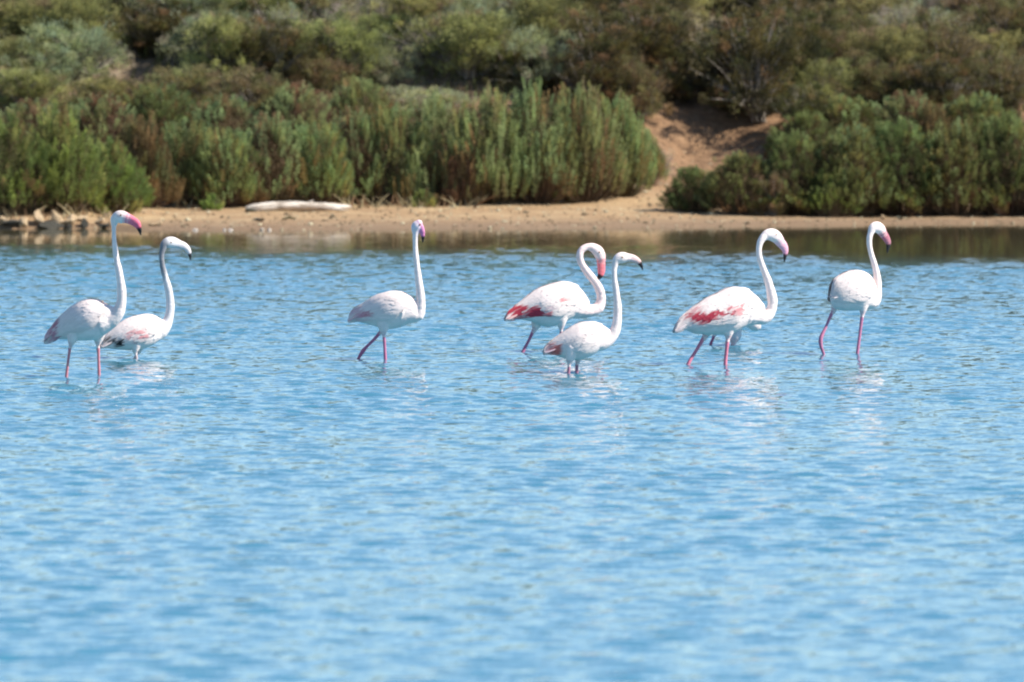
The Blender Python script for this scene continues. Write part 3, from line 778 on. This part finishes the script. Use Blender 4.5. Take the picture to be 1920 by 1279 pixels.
class Bird:
    """a flamingo measured as side view in its own frame: X forward (horizontal), Z up, Y sideways; metres"""
    def __init__(self, px0, wl, yaw):
        self.d = FOC * CAM_H / (wl - HOR); self.s = self.d / FOC
        self.px0 = px0; self.wl = wl; self.yaw = math.radians(yaw); self.c = math.cos(self.yaw)
        self.V = []; self.F = []; self.C = []; self.o = 0
    def X(self, px): return (px - self.px0) * self.s / self.c
    def Z(self, py): return (self.wl - py) * self.s + CAM_H * 0
    def ring_tube(self, P, cols, wf=1.0, side=0.0, k=14):
        """P rows: x, z, radius(, side offset) in metres; closed tube with rounded ends"""
        P = np.asarray(P, float)
        c3 = np.stack([P[:, 0], P[:, 3] if P.shape[1] > 3 else np.full(len(P), side), P[:, 1]], -1)
        T = unit(np.gradient(c3, axis=0)); R = P[:, 2]
        S_ = np.tile(np.array([0, 1., 0]), (len(P), 1)); S_ = unit(S_ - T * (T * S_).sum(-1, keepdims=True)); U = np.cross(S_, T)
        cs = [c3]; Rs = [R]; CC = [np.asarray(cols, float)]
        # end caps
        def cap(i, sgn):
            a = [c3[i] + sgn * T[i] * R[i] * q for q in (.5, .86, 1.0)]
            return np.array(a), R[i] * np.array([.86, .5, .05])
        a0, r0 = cap(0, -1); a1, r1 = cap(-1, 1)
        cc = np.concatenate([a0[::-1], c3, a1]); rr_ = np.concatenate([r0[::-1], R, r1])
        Su = np.concatenate([np.tile(S_[0], (3, 1)), S_, np.tile(S_[-1], (3, 1))]); Uu = np.concatenate([np.tile(U[0], (3, 1)), U, np.tile(U[-1], (3, 1))])
        col = np.concatenate([np.tile(CC[0][0], (3, 1)), CC[0], np.tile(CC[0][-1], (3, 1))])
        wfa = np.full(len(cc), wf) if np.isscalar(wf) else np.concatenate([np.full(3, wf[0]), wf, np.full(3, wf[-1])])
        n = len(cc)
        ang = np.arange(k) * 2 * math.pi / k
        V = cc[:, None] + Su[:, None] * (np.cos(ang)[None, :, None] * (rr_ * wfa)[:, None, None]) + Uu[:, None] * (np.sin(ang)[None, :, None] * rr_[:, None, None])
        self.add(V.reshape(-1, 3), n, k, np.repeat(col, k, 0))
    def add(self, V, n, k, C):
        o = self.o
        F = [(o + i * k + j, o + i * k + (j + 1) % k, o + (i + 1) * k + (j + 1) % k, o + (i + 1) * k + j) for i in range(n - 1) for j in range(k)]
        # close the ends with a centre vertex each
        V = np.concatenate([V, V[:k].mean(0)[None], V[-k:].mean(0)[None]]); C = np.concatenate([C, C[:1], C[-1:]])
        a, b = o + n * k, o + n * k + 1
        T = [(a, o + (j + 1) % k, o + j, a) for j in range(k)] + [(b, o + (n - 1) * k + j, o + (n - 1) * k + (j + 1) % k, b) for j in range(k)]
        self.V.append(V); self.C.append(C); self.F += F; self.F += [t[:3] for t in T]; self.o += len(V)
    # torso ------------------------------------------------------
    def torso(self, st, width, tailcol):
        st = np.array(st, float)
        self.tx = np.array([self.X(p) for p in st[:, 0]]); self.tz = np.array([self.Z(p) for p in st[:, 1]]); self.th = st[:, 2] * self.s
        self.width = width
        t = np.linspace(self.tx[0], self.tx[-1], 46)
        k = 28; V = []; C = []
        ang = np.arange(k) * 2 * math.pi / k
        for x in t:
            cz, h, w = self.sec(x)
            e = .92
            ca, sa = np.cos(ang), np.sin(ang)
            V.append(np.stack([np.full(k, x), w * np.sign(ca) * np.abs(ca) ** e, cz + h * np.sign(sa) * np.abs(sa) ** e], -1))
            u = (x - t[0]) / (t[-1] - t[0])
            q = np.clip(1 - u / .22, 0, 1)
            c = np.array(WHITE) * (1 - q) + np.array(tailcol) * q
            C.append(np.tile(c, (k, 1)))
        self.add(np.concatenate(V), len(t), k, np.concatenate(C))
    def sec(self, x):
        x = np.asarray(x, float)
        cz = hermite(x, self.tx, self.tz); h = np.maximum(hermite(x, self.tx, self.th), .004)
        u = (x - self.tx[0]) / (self.tx[-1] - self.tx[0])
        w = np.minimum(h * self.width, .135) * (.75 + .25 * np.sin(np.clip(u, 0, 1) * math.pi))
        return cz, h, w
    def surf(self, x, th, side, off):
        """point on the torso: th angle from the side (0) to the back (90 deg)"""
        x = np.clip(x, self.tx[0] + .002, self.tx[-1] - .002)
        cz, h, w = self.sec(x)
        return np.stack([x, side * (w + off) * np.cos(th), cz + (h + off) * np.sin(th)], -1)

def taper(b, pts, step=.02): # px points -> metres, resampled
    return resample([(b.X(p[0]), b.Z(p[1]), p[2] * b.s) + ((p[3],) if len(p) > 3 else ()) for p in pts], step)

def build_flamingo(spec):
    b = Bird(spec['x'], spec['wl'], spec['yaw'])
    b.torso(spec['torso'], spec.get('width', .78), spec.get('tail', ROSE))
    neckc = spec.get('neckc', NECKC)
    P = taper(b, spec['neck'], .02); P[:, 2] *= 1 + .035 * np.sin(np.arange(len(P)) * .9 + spec['seed']) + np.random.default_rng(spec['seed']).normal(size=len(P)) * .02; b.ring_tube(P, np.tile(neckc, (len(P), 1)), .92)
    P = taper(b, spec['head'], .008); b.ring_tube(P, np.tile(spec.get('headc', neckc), (len(P), 1)), .74)
    # bill: deep at the bend, black hooked tip
    P = taper(b, spec['bill'], .006)
    s = np.linspace(0, 1, len(P)); blk = spec.get('black', .62)
    k = np.clip((s - blk) / .06, 0, 1)[:, None]
    base = np.array(spec.get('billc', BILL)); mid = np.array(spec.get('billc2', spec.get('billc', BILL)))
    c = (base * (1 - s[:, None]) + mid * s[:, None]) * (1 - k) + np.array(BLACK) * k
    b.ring_tube(P, c, .62)
    legc = np.array(spec.get('legc', LEG))
    for i, L in enumerate(spec['legs']):
        sd = L.get('side', (-.045, .045)[i])
        hip = L['pts'][0]
        pts = [(q[0], q[1], q[2], sd) for q in L['pts']]
        # feathered thigh inside the body
        up = (hip[0] + L.get('hx', 0), hip[1] - 26, 15 * L.get('tr', 1), sd)
        P = taper(b, [up, (hip[0] + L.get('hx', 0) * .4, hip[1] - 9, 10.5 * L.get('tr', 1), sd), (hip[0], hip[1] + 5, 4.0, sd)], .012)
        b.ring_tube(P, np.tile(WHITE, (len(P), 1)), .9)
        # shank with the heel joint, down to the bed
        last = pts[-1]
        dx = last[0] - pts[-2][0]; dz = max(last[1] - pts[-2][1], 1)
        dx = max(-.6, min(.6, dx / dz))
        bed = b.wl + .43 / b.s
        pts.append((last[0] + dx * (bed - last[1]) * .3, bed, 3.2, sd))
        P = taper(b, pts, .02); P[:, 2] = np.maximum(P[:, 2] * .88, .0078)
        b.ring_tube(P, np.tile(legc, (len(P), 1)), 1.0, k=10)
        foot = np.array([P[-1][0], P[-1][1]])
        for ty in (-.035, 0, .035):
            Q = np.array([(foot[0], foot[1], .012, sd), (foot[0] + .05, foot[1] - .012, .010, sd + ty), (foot[0] + .09, foot[1] - .015, .008, sd + ty * 1.6)])
            b.ring_tube(Q, np.tile(legc, (3, 1)), 1.0, k=8)
    V = np.concatenate(b.V); C = np.concatenate(b.C)
    me = bpy.data.meshes.new('raw'); me.from_pydata(V.tolist(), [], b.F); me.update()
    tmp = bpy.data.objects.new('raw', me); COL.objects.link(tmp)
    md = tmp.modifiers.new('r', 'REMESH'); md.mode = 'VOXEL'; md.voxel_size = .0048; md.use_smooth_shade = True
    sm = tmp.modifiers.new('s', 'SMOOTH'); sm.factor = .5; sm.iterations = 3
    dg = bpy.context.evaluated_depsgraph_get(); ev = tmp.evaluated_get(dg)
    body = bpy.data.meshes.new_from_object(ev)
    bpy.data.objects.remove(tmp); bpy.data.meshes.remove(me)
    kd = KDTree(len(V))
    for i, v in enumerate(V): kd.insert(v, i)
    kd.balance()
    n = len(body.vertices); co = np.empty(n * 3, np.float32); body.vertices.foreach_get('co', co); co = co.reshape(-1, 3)
    hue = np.ones((n, 4), np.float32)
    for i in range(n):
        w = 0; c = np.zeros(3)
        for _, j, dist in kd.find_n(co[i], 3):
            q = 1 / (dist + .002); c += C[j] * q; w += q
        hue[i, :3] = c / w
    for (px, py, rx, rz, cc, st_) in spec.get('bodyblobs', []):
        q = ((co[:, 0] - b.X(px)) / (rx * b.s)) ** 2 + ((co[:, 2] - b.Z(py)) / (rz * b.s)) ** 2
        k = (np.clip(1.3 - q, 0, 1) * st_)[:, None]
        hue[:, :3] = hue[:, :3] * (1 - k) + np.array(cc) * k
    a = body.color_attributes.new('hue', 'FLOAT_COLOR', 'POINT'); a.data.foreach_set('color', hue.ravel())
    body.materials.clear(); body.materials.append(M_SKIN)
    body.polygons.foreach_set('use_smooth', np.ones(len(body.polygons), bool))
    root = bpy.data.objects.new('flamingo', None); COL.objects.link(root); root.empty_display_size = .3
    # frame: the bird stands on the lake bed
    root.location = ((b.px0 - 960) / FOC * b.d, b.d, -.45)
    root.rotation_euler = (0, 0, b.yaw)
    tag(root, spec['label'], 'flamingo', 'flamingos wading in the lagoon')
    o = link('body', body, root); o.location = (0, 0, .45)
    # wings: overlapping feathers over each flank, the long ones reaching over the tail
    L = b.tx[-1] - b.tx[0]
    for side in (-1, 1):
        r = np.random.default_rng(spec['seed'])
        V = []; F = []; C = []; oo = 0
        rows = []
        for u in np.linspace(spec.get('umin', .10), .84, 22):
            for th in np.linspace(-16, 78, 12):
                edge = math.hypot((u - .46) / .42, (th - 34) / 58)
                if edge > 1.0 + r.uniform(-.05, .05): continue
                rows.append((u + r.normal() * .008, th + r.normal() * 2))
        rows.sort(key=lambda q: q[0] + q[1] * .0006)
        for idx, (u, th) in enumerate(rows):
            x0 = b.tx[0] + u * L
            big = 1 - u
            ln = (.06 + .13 * big) * r.uniform(.85, 1.15); ln = min(ln, x0 - b.tx[0] + .02 * r.random() - .005); wd = (.017 + .014 * big) * r.uniform(.85, 1.15)
            t = np.linspace(0, 1, 6)
            xx = x0 - ln * t
            tha = np.radians(th - (16 * big) * t ** 1.2)
            off = .004 + .003 * t ** 1.5 + .008 * u + .004 * r.random()
            over = np.clip(b.tx[0] + .01 - xx, 0, None)
            P = b.surf(xx, tha, side, off); P[:, 0] = np.minimum(P[:, 0], xx + 0 * over) if False else np.where(over > 0, xx, P[:, 0])
            P[:, 2] -= over * .5
            T = unit(np.gradient(P, axis=0))
            cz, h, w = b.sec(np.clip(xx, b.tx[0] + .003, b.tx[-1]))
            N = unit(np.stack([np.zeros(6), side * np.cos(tha) / np.maximum(w, .02), np.sin(tha) / np.maximum(h, .02)], -1))
            B = unit(np.cross(T, N))
            ws = wd * np.array([.55, .95, 1.0, .9, .65, .12])
            V.append(np.stack([P - B * ws[:, None] - N * (ws * .13)[:, None], P + N * .0015, P + B * ws[:, None] - N * (ws * .13)[:, None]], 1).reshape(-1, 3))
            for i in range(5):
                q = oo + i * 3
                F += [(q, q + 1, q + 4, q + 3), (q + 1, q + 2, q + 5, q + 4)]
            oo += 18
            col = np.array(WHITE) * r.uniform(.90, 1.03)
            cc = np.tile(col, (6, 1))
            fpx = b.px0 + P[:, 0] * b.c / b.s; fpy = b.wl - P[:, 2] / b.s
            for (px, py, rx, rz, c2, st_) in spec.get('blobs', []):
                q = ((fpx - px + r.normal() * 1.5) / rx) ** 2 + ((fpy - py + r.normal() * 1.5) / rz) ** 2
                kk = (np.clip((1.15 - q) * 3, 0, 1) * st_ * r.choice([.2, .75, 1, 1]))[:, None]
                cc = cc * (1 - kk) + np.array(c2) * kk
            C.append(np.repeat(cc, 3, 0))
        wing = mesh_np('wing', np.concatenate(V), np.array(F), M_PLUME, True, np.concatenate(C))
        w_ = link('wing', wing, root); w_.location = (0, 0, .45)
    # tail feathers
    V = []; F = []; C = []; oo = 0; r = np.random.default_rng(spec['seed'] + 50)
    for i in range(11):
        q = (i - 5) / 5
        x1 = b.tx[0] + .07; x0 = b.tx[0] - .004 - .016 * r.random()
        z1 = float(hermite(np.array([x1]), b.tx, b.tz)[0]); z0 = b.tz[0] - .006
        t = np.linspace(0, 1, 4)[:, None]
        A = np.array([x1, q * .035, z1 + .012 * (1 - q * q)]); Bp = np.array([x0, q * .05, z0 + .006 * (1 - abs(q))])
        P = A + (Bp - A) * t
        ws = np.array([.010, .016, .015, .003])
        V.append(np.stack([P + np.array([0, -1, -.3]) * ws[:, None], P + np.array([0, 0, .002]), P + np.array([0, 1, -.3]) * ws[:, None]], 1).reshape(-1, 3))
        for j in range(3):
            k = oo + j * 3; F += [(k, k + 1, k + 4, k + 3), (k + 1, k + 2, k + 5, k + 4)]
        oo += 12; C.append(np.tile(np.array(spec.get('tail', ROSE)) * r.uniform(.85, 1.1), (12, 1)))
    tl = link('tail', mesh_np('tail', np.concatenate(V), np.array(F), M_PLUME, True, np.concatenate(C)), root); tl.location = (0, 0, .45)
    # eyes
    ex, ey, er = spec['eye']
    import bmesh
    for side in (-1, 1):
        bm = bmesh.new(); bmesh.ops.create_uvsphere(bm, u_segments=10, v_segments=8, radius=.0065)
        em = bpy.data.meshes.new('eye'); bm.to_mesh(em); bm.free(); em.materials.append(M_EYE)
        e = link('eye', em, root); e.location = (b.X(ex), side * er * b.s * .66, b.Z(ey) + .45)
    return root

BIRDS = [
 dict(seed=1, x=165, wl=706, yaw=-13, label='flamingo with a bright pink bill and dusky pink rump, standing before the pale-billed one', eye=(229, 403, 12),
  torso=[(86, 640, 5), (95, 632, 9), (106, 622, 15), (118, 615, 22), (137, 607, 31), (158, 602, 37), (180, 600, 36), (197, 597, 28), (210, 592, 18), (219, 590, 10)],
  neck=[(192, 603, 25), (207, 600, 17), (218, 591, 13), (226, 574, 10.2), (228.5, 548, 8.6), (225, 518, 7), (218.5, 483, 5.5), (214.5, 450, 4.5), (214, 423, 4.5), (215, 414, 6)],
  head=[(214, 420, 6), (217, 410, 10), (224, 406.5, 12.5), (231, 406.5, 12), (237, 408, 10.5)],
  bill=[(234, 408, 9.5), (242, 410, 9.5), (250, 414, 8.5), (257, 419, 8), (261, 426, 5.5), (263.5, 433, 3.6), (265, 440, 1.5)], black=.68, billc=(.82, .24, .33), billc2=(.70, .09, .16),
  legs=[dict(pts=[(135, 643, 4.2), (131, 670, 3.0), (127, 703, 3.4)], hx=8), dict(pts=[(180, 643, 4.4), (181, 670, 3.2), (182, 706, 3.6)], hx=2)],
  tail=PINKW, bodyblobs=[(226, 404, 5, 3.5, (.75, .50, .45), .5)], blobs=[(106, 620, 9, 22, (.50, .10, .17), .85), (97, 634, 12, 12, (.66, .26, .34), .7)]),
 dict(seed=2, x=255, wl=672, yaw=22, label='flamingo with a pale grey bill and shade-painted upper neck, belly close to the water', eye=(317, 455, 11),
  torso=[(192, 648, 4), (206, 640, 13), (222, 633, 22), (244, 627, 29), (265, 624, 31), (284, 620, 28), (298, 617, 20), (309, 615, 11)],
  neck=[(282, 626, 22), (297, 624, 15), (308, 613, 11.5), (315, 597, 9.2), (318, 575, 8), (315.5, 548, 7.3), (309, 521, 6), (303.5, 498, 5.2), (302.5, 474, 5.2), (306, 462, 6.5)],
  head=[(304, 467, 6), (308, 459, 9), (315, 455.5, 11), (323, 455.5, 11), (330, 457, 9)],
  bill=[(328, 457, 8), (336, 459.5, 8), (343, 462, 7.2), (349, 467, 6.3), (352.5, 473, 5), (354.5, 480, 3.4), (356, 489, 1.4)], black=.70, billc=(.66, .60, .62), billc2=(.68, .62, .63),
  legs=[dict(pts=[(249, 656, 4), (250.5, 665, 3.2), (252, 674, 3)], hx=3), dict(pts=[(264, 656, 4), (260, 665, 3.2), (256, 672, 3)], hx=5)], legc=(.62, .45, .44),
  neckc=(.70, .66, .66), tail=(.62, .55, .55), bodyblobs=[(303, 482, 12, 44, (.13, .14, .165), .85), (205, 643, 18, 5, BLACK, .9)],  # first body blob paints the head's shadow onto the upper neck
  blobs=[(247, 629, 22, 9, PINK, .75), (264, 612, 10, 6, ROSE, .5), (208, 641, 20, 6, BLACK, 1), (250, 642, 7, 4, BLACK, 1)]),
 dict(seed=3, x=722, wl=674, yaw=-5, label='flamingo wading alone, head turned towards the viewer and one leg trailing behind', eye=(788, 421, 8),
  torso=[(656, 601, 4), (668, 592, 11), (682, 589, 17), (700, 585, 26), (720, 584, 33), (741, 582, 34), (760, 580, 30), (775, 580, 22), (786, 586, 12)],
  neck=[(757, 586, 25), (774, 590, 16), (785, 590, 11.5), (788.5, 576, 9.2), (788, 550, 8), (784.5, 523, 6.6), (781.5, 496, 5.4), (779, 470, 5), (779, 440, 5.4), (780, 430, 6.5)],
  head=[(779, 434, 7), (780, 427, 9.5), (782, 422, 9.5), (785, 419, 7.5)],
  bill=[(785, 420, 6), (788.5, 425, 6), (791, 432, 5.6), (792.5, 439, 4.5), (793, 446, 3.2), (792.5, 454, 1.5)], black=.66, billc=(.72, .30, .50), billc2=(.55, .14, .32), headc=(.78, .66, .70),
  legs=[dict(pts=[(715, 620, 4.2), (700, 637, 3.6), (684, 653, 3.8), (679, 659, 4.8), (675, 665, 4)], hx=5, side=.045), dict(pts=[(720.5, 622, 4), (722, 645, 3.4), (723.5, 675, 3.8)], hx=0, side=-.045)], legc=(.50, .16, .27),
  tail=PINKW, blobs=[(684, 590, 15, 7, (.60, .14, .20), .85), (668, 590, 12, 7, (.70, .38, .45), .7)]),
 dict(seed=4, x=1020, wl=660, yaw=24, label='flamingo with neck curled into an S and red bill pointing down', eye=(1121, 474, 11),
  torso=[(950, 596, 4), (962, 590, 8), (980, 583, 16), (998, 577, 26), (1010, 576, 33), (1026, 575, 38), (1045, 571, 39), (1064, 566, 36), (1081, 565, 29), (1094, 569, 20), (1104, 575, 11)],
  neck=[(1074, 575, 26), (1093, 582, 16), (1110, 584, 12), (1122, 579, 10.5), (1127.5, 566, 9.4), (1126, 549, 8.6), (1117, 531, 8), (1105, 516, 7.6), (1094, 501, 7), (1087.5, 486, 6.6), (1089, 472, 6.5), (1100, 464, 6.6), (1110, 464, 7.5)],
  head=[(1107, 464, 7.5), (1115, 467, 9.5), (1122, 473, 11), (1126, 481, 10.5), (1127.5, 487, 9.5)],
  bill=[(1127, 484, 8.5), (1127.5, 494, 8.5), (1128, 503, 8), (1128, 511, 7.2), (1126, 518, 5.8), (1122.5, 523, 3.8), (1118, 527, 1.6)], black=.66, billc=(.80, .22, .24), billc2=(.74, .15, .18),
  legs=[dict(pts=[(1007, 616, 4.2), (997, 638, 3.4), (985.5, 660, 3.8)], hx=10, side=.05), dict(pts=[(1047, 612, 4), (1047, 635, 3.4), (1046, 662, 3.4)], hx=0, side=-.05)], legc=(.42, .14, .24),
  tail=(.76, .50, .48), neckc=(.82, .64, .61),
  blobs=[(976, 586, 34, 10, RED, 1), (1004, 590, 20, 8, RED, 1), (1049, 563, 10, 5, PINK, .9), (1020, 578, 12, 4, (.5, .3, .35), .5), (1070, 560, 30, 30, (.82, .64, .60), .35)]),
 dict(seed=5, x=1078, wl=699, yaw=16, label='flamingo low in the water before the S-necked one, pale bill tipped black', eye=(1165, 483, 11),
  torso=[(1023, 659, 3.5), (1035, 654, 10), (1050, 650, 19), (1065, 647, 27), (1085, 642, 33), (1104, 638, 32), (1121, 633, 27), (1135, 631, 18), (1146, 630, 9)],
  neck=[(1114, 640, 24), (1132, 641, 15), (1145, 634, 12), (1154, 619, 9.8), (1158, 596, 8.6), (1158, 571, 7.5), (1155.5, 547, 6), (1152.5, 523, 5.2), (1152, 504, 5.2), (1154.5, 493, 6)],
  head=[(1153.5, 497, 5.5), (1157, 488.5, 9), (1163.5, 484.5, 11), (1170, 483.5, 10.5), (1176, 483.5, 8.5)],
  bill=[(1174, 483.5, 8), (1182, 484, 7.6), (1189, 486, 7), (1195, 489, 6), (1200, 494, 4.8), (1203.5, 500, 3.4), (1206, 507, 1.4)], black=.62, billc=(.76, .60, .60), billc2=(.72, .42, .38),
  legs=[dict(pts=[(1064, 677, 4.6), (1063.5, 688, 3.6), (1062.5, 699, 3.8)], hx=4), dict(pts=[(1087, 675, 5), (1085, 687, 3.8), (1085, 700, 4)], hx=2)], legc=(.40, .17, .24),
  tail=(.45, .36, .42), blobs=[(1037, 656, 14, 8, (.64, .10, .08), .9), (1027, 652, 9, 8, (.35, .28, .34), .7)]),
 dict(seed=6, x=1350, wl=684, yaw=26, label='large white flamingo with a red streak along the wing and pink bill, striding', eye=(1453, 441, 12),
  torso=[(1266, 619, 3.5), (1283, 606, 12), (1301, 601, 23), (1322, 595, 32), (1346, 590, 38), (1367, 585, 43), (1387, 580, 39), (1405, 578, 32), (1420, 581, 24), (1433, 586, 14)],
  neck=[(1398, 588, 27), (1418, 594, 17), (1435, 597, 12), (1446, 587, 10.5), (1450, 572, 9.6), (1448, 553, 9.2), (1442, 530, 7.6), (1433, 506, 6.2), (1426, 486, 5.4), (1424, 468, 5.6), (1427.5, 453, 6.4), (1434, 444, 7.4)],
  head=[(1432, 446, 7.5), (1440, 441.5, 10.5), (1448, 441, 12), (1456, 445, 12), (1462, 451, 10.5)],
  bill=[(1459, 449, 10), (1465, 456, 9.5), (1471, 463, 8.6), (1474.5, 471, 6.6), (1474.5, 479, 4.6), (1473.5, 486, 3.2), (1473, 492, 1.5)], black=.68, billc=(.80, .50, .58), billc2=(.74, .28, .42),
  legs=[dict(pts=[(1327, 630, 5), (1312, 655, 3.8), (1297, 679, 4.2)], hx=10, side=.045), dict(pts=[(1360, 631, 5), (1357, 658, 4), (1354.5, 686, 4.3)], hx=2, side=-.045)], legc=(.64, .20, .28),
  tail=(.68, .62, .62), blobs=[(1300, 598, 16, 9, RED, 1), (1318, 596, 26, 7, RED, 1), (1344, 588, 22, 6, RED, .95), (1362, 581, 14, 6, PINK, .95), (1378, 575, 12, 8, PINK, .8), (1303, 584, 9, 8, PINK, .7)]),
 dict(seed=7, x=1365, wl=647, yaw=4, label='flamingo almost hidden behind the large white one, its head lowered to the water', eye=(1377, 633, 8),
  torso=[(1318, 600, 4), (1335, 596, 13), (1355, 592, 20), (1378, 590, 22), (1398, 591, 21), (1411, 600, 20), (1422, 606, 14), (1427, 609, 8)],
  neck=[(1396, 592, 17), (1389, 602, 13), (1384, 612, 10), (1382, 621, 9.5), (1381, 627, 9)],
  head=[(1382, 622, 9), (1380, 630, 10.5), (1377, 635, 9)],
  bill=[(1378, 634, 8), (1377, 639, 6.5), (1375, 644, 5), (1373, 648, 3), (1371, 652, 1.6)], black=.75, billc=(.70, .40, .42), headc=(.62, .58, .60),
  legs=[dict(pts=[(1342, 622, 4), (1338, 635, 3.4), (1333, 647, 3.4)], hx=3, side=.04), dict(pts=[(1366, 622, 3.6), (1364, 635, 3), (1363, 648, 3)], hx=0, side=.0)], legc=(.40, .12, .22),
  neckc=(.68, .64, .66), tail=PINKW, blobs=[]),
 dict(seed=8, x=1600, wl=664, yaw=34, label='round-bodied flamingo seen from behind its flank, last in line, rear leg bent', eye=(1651, 427, 10),
  torso=[(1558, 556, 9), (1563, 552, 21), (1573, 550, 30), (1589, 547, 35.5), (1606, 546, 36.5), (1620, 547, 34), (1631, 550, 28), (1640, 557, 18), (1646, 563, 9)], width=.74, umin=.26,
  neck=[(1618, 556, 22), (1630, 566, 16), (1640, 567, 12), (1645.5, 556, 9.4), (1647, 535, 8), (1645, 513, 6.6), (1639.5, 492, 5.6), (1634, 474, 5.2), (1631, 457, 5.2), (1632, 442, 5.8), (1636, 432, 7.2)],
  head=[(1634.5, 435, 7), (1638, 428.5, 9.5), (1645, 426.5, 10.8), (1652, 430.5, 10.5), (1656, 436, 9.5)],
  bill=[(1654, 434, 9), (1659, 441, 8.6), (1664, 448, 7.6), (1667.5, 455, 6.2), (1668, 462, 4.8), (1666.5, 469, 3.2), (1665.5, 476, 1.5)], black=.60, billc=(.42, .11, .16), billc2=(.40, .22, .26),
  legs=[dict(pts=[(1570, 580, 4), (1556, 611, 3.2), (1545, 639, 4.6), (1546.5, 650, 3.8), (1551, 662, 3.2)], hx=8, side=.05, tr=.8), dict(pts=[(1612, 585, 4.2), (1607, 625, 3.4), (1602, 664, 3.8)], hx=2, side=-.04, tr=.9)], legc=(.48, .17, .28),
  tail=(.84, .74, .72), blobs=[]),
]
import os
if not os.environ.get('NOBIRDS'):
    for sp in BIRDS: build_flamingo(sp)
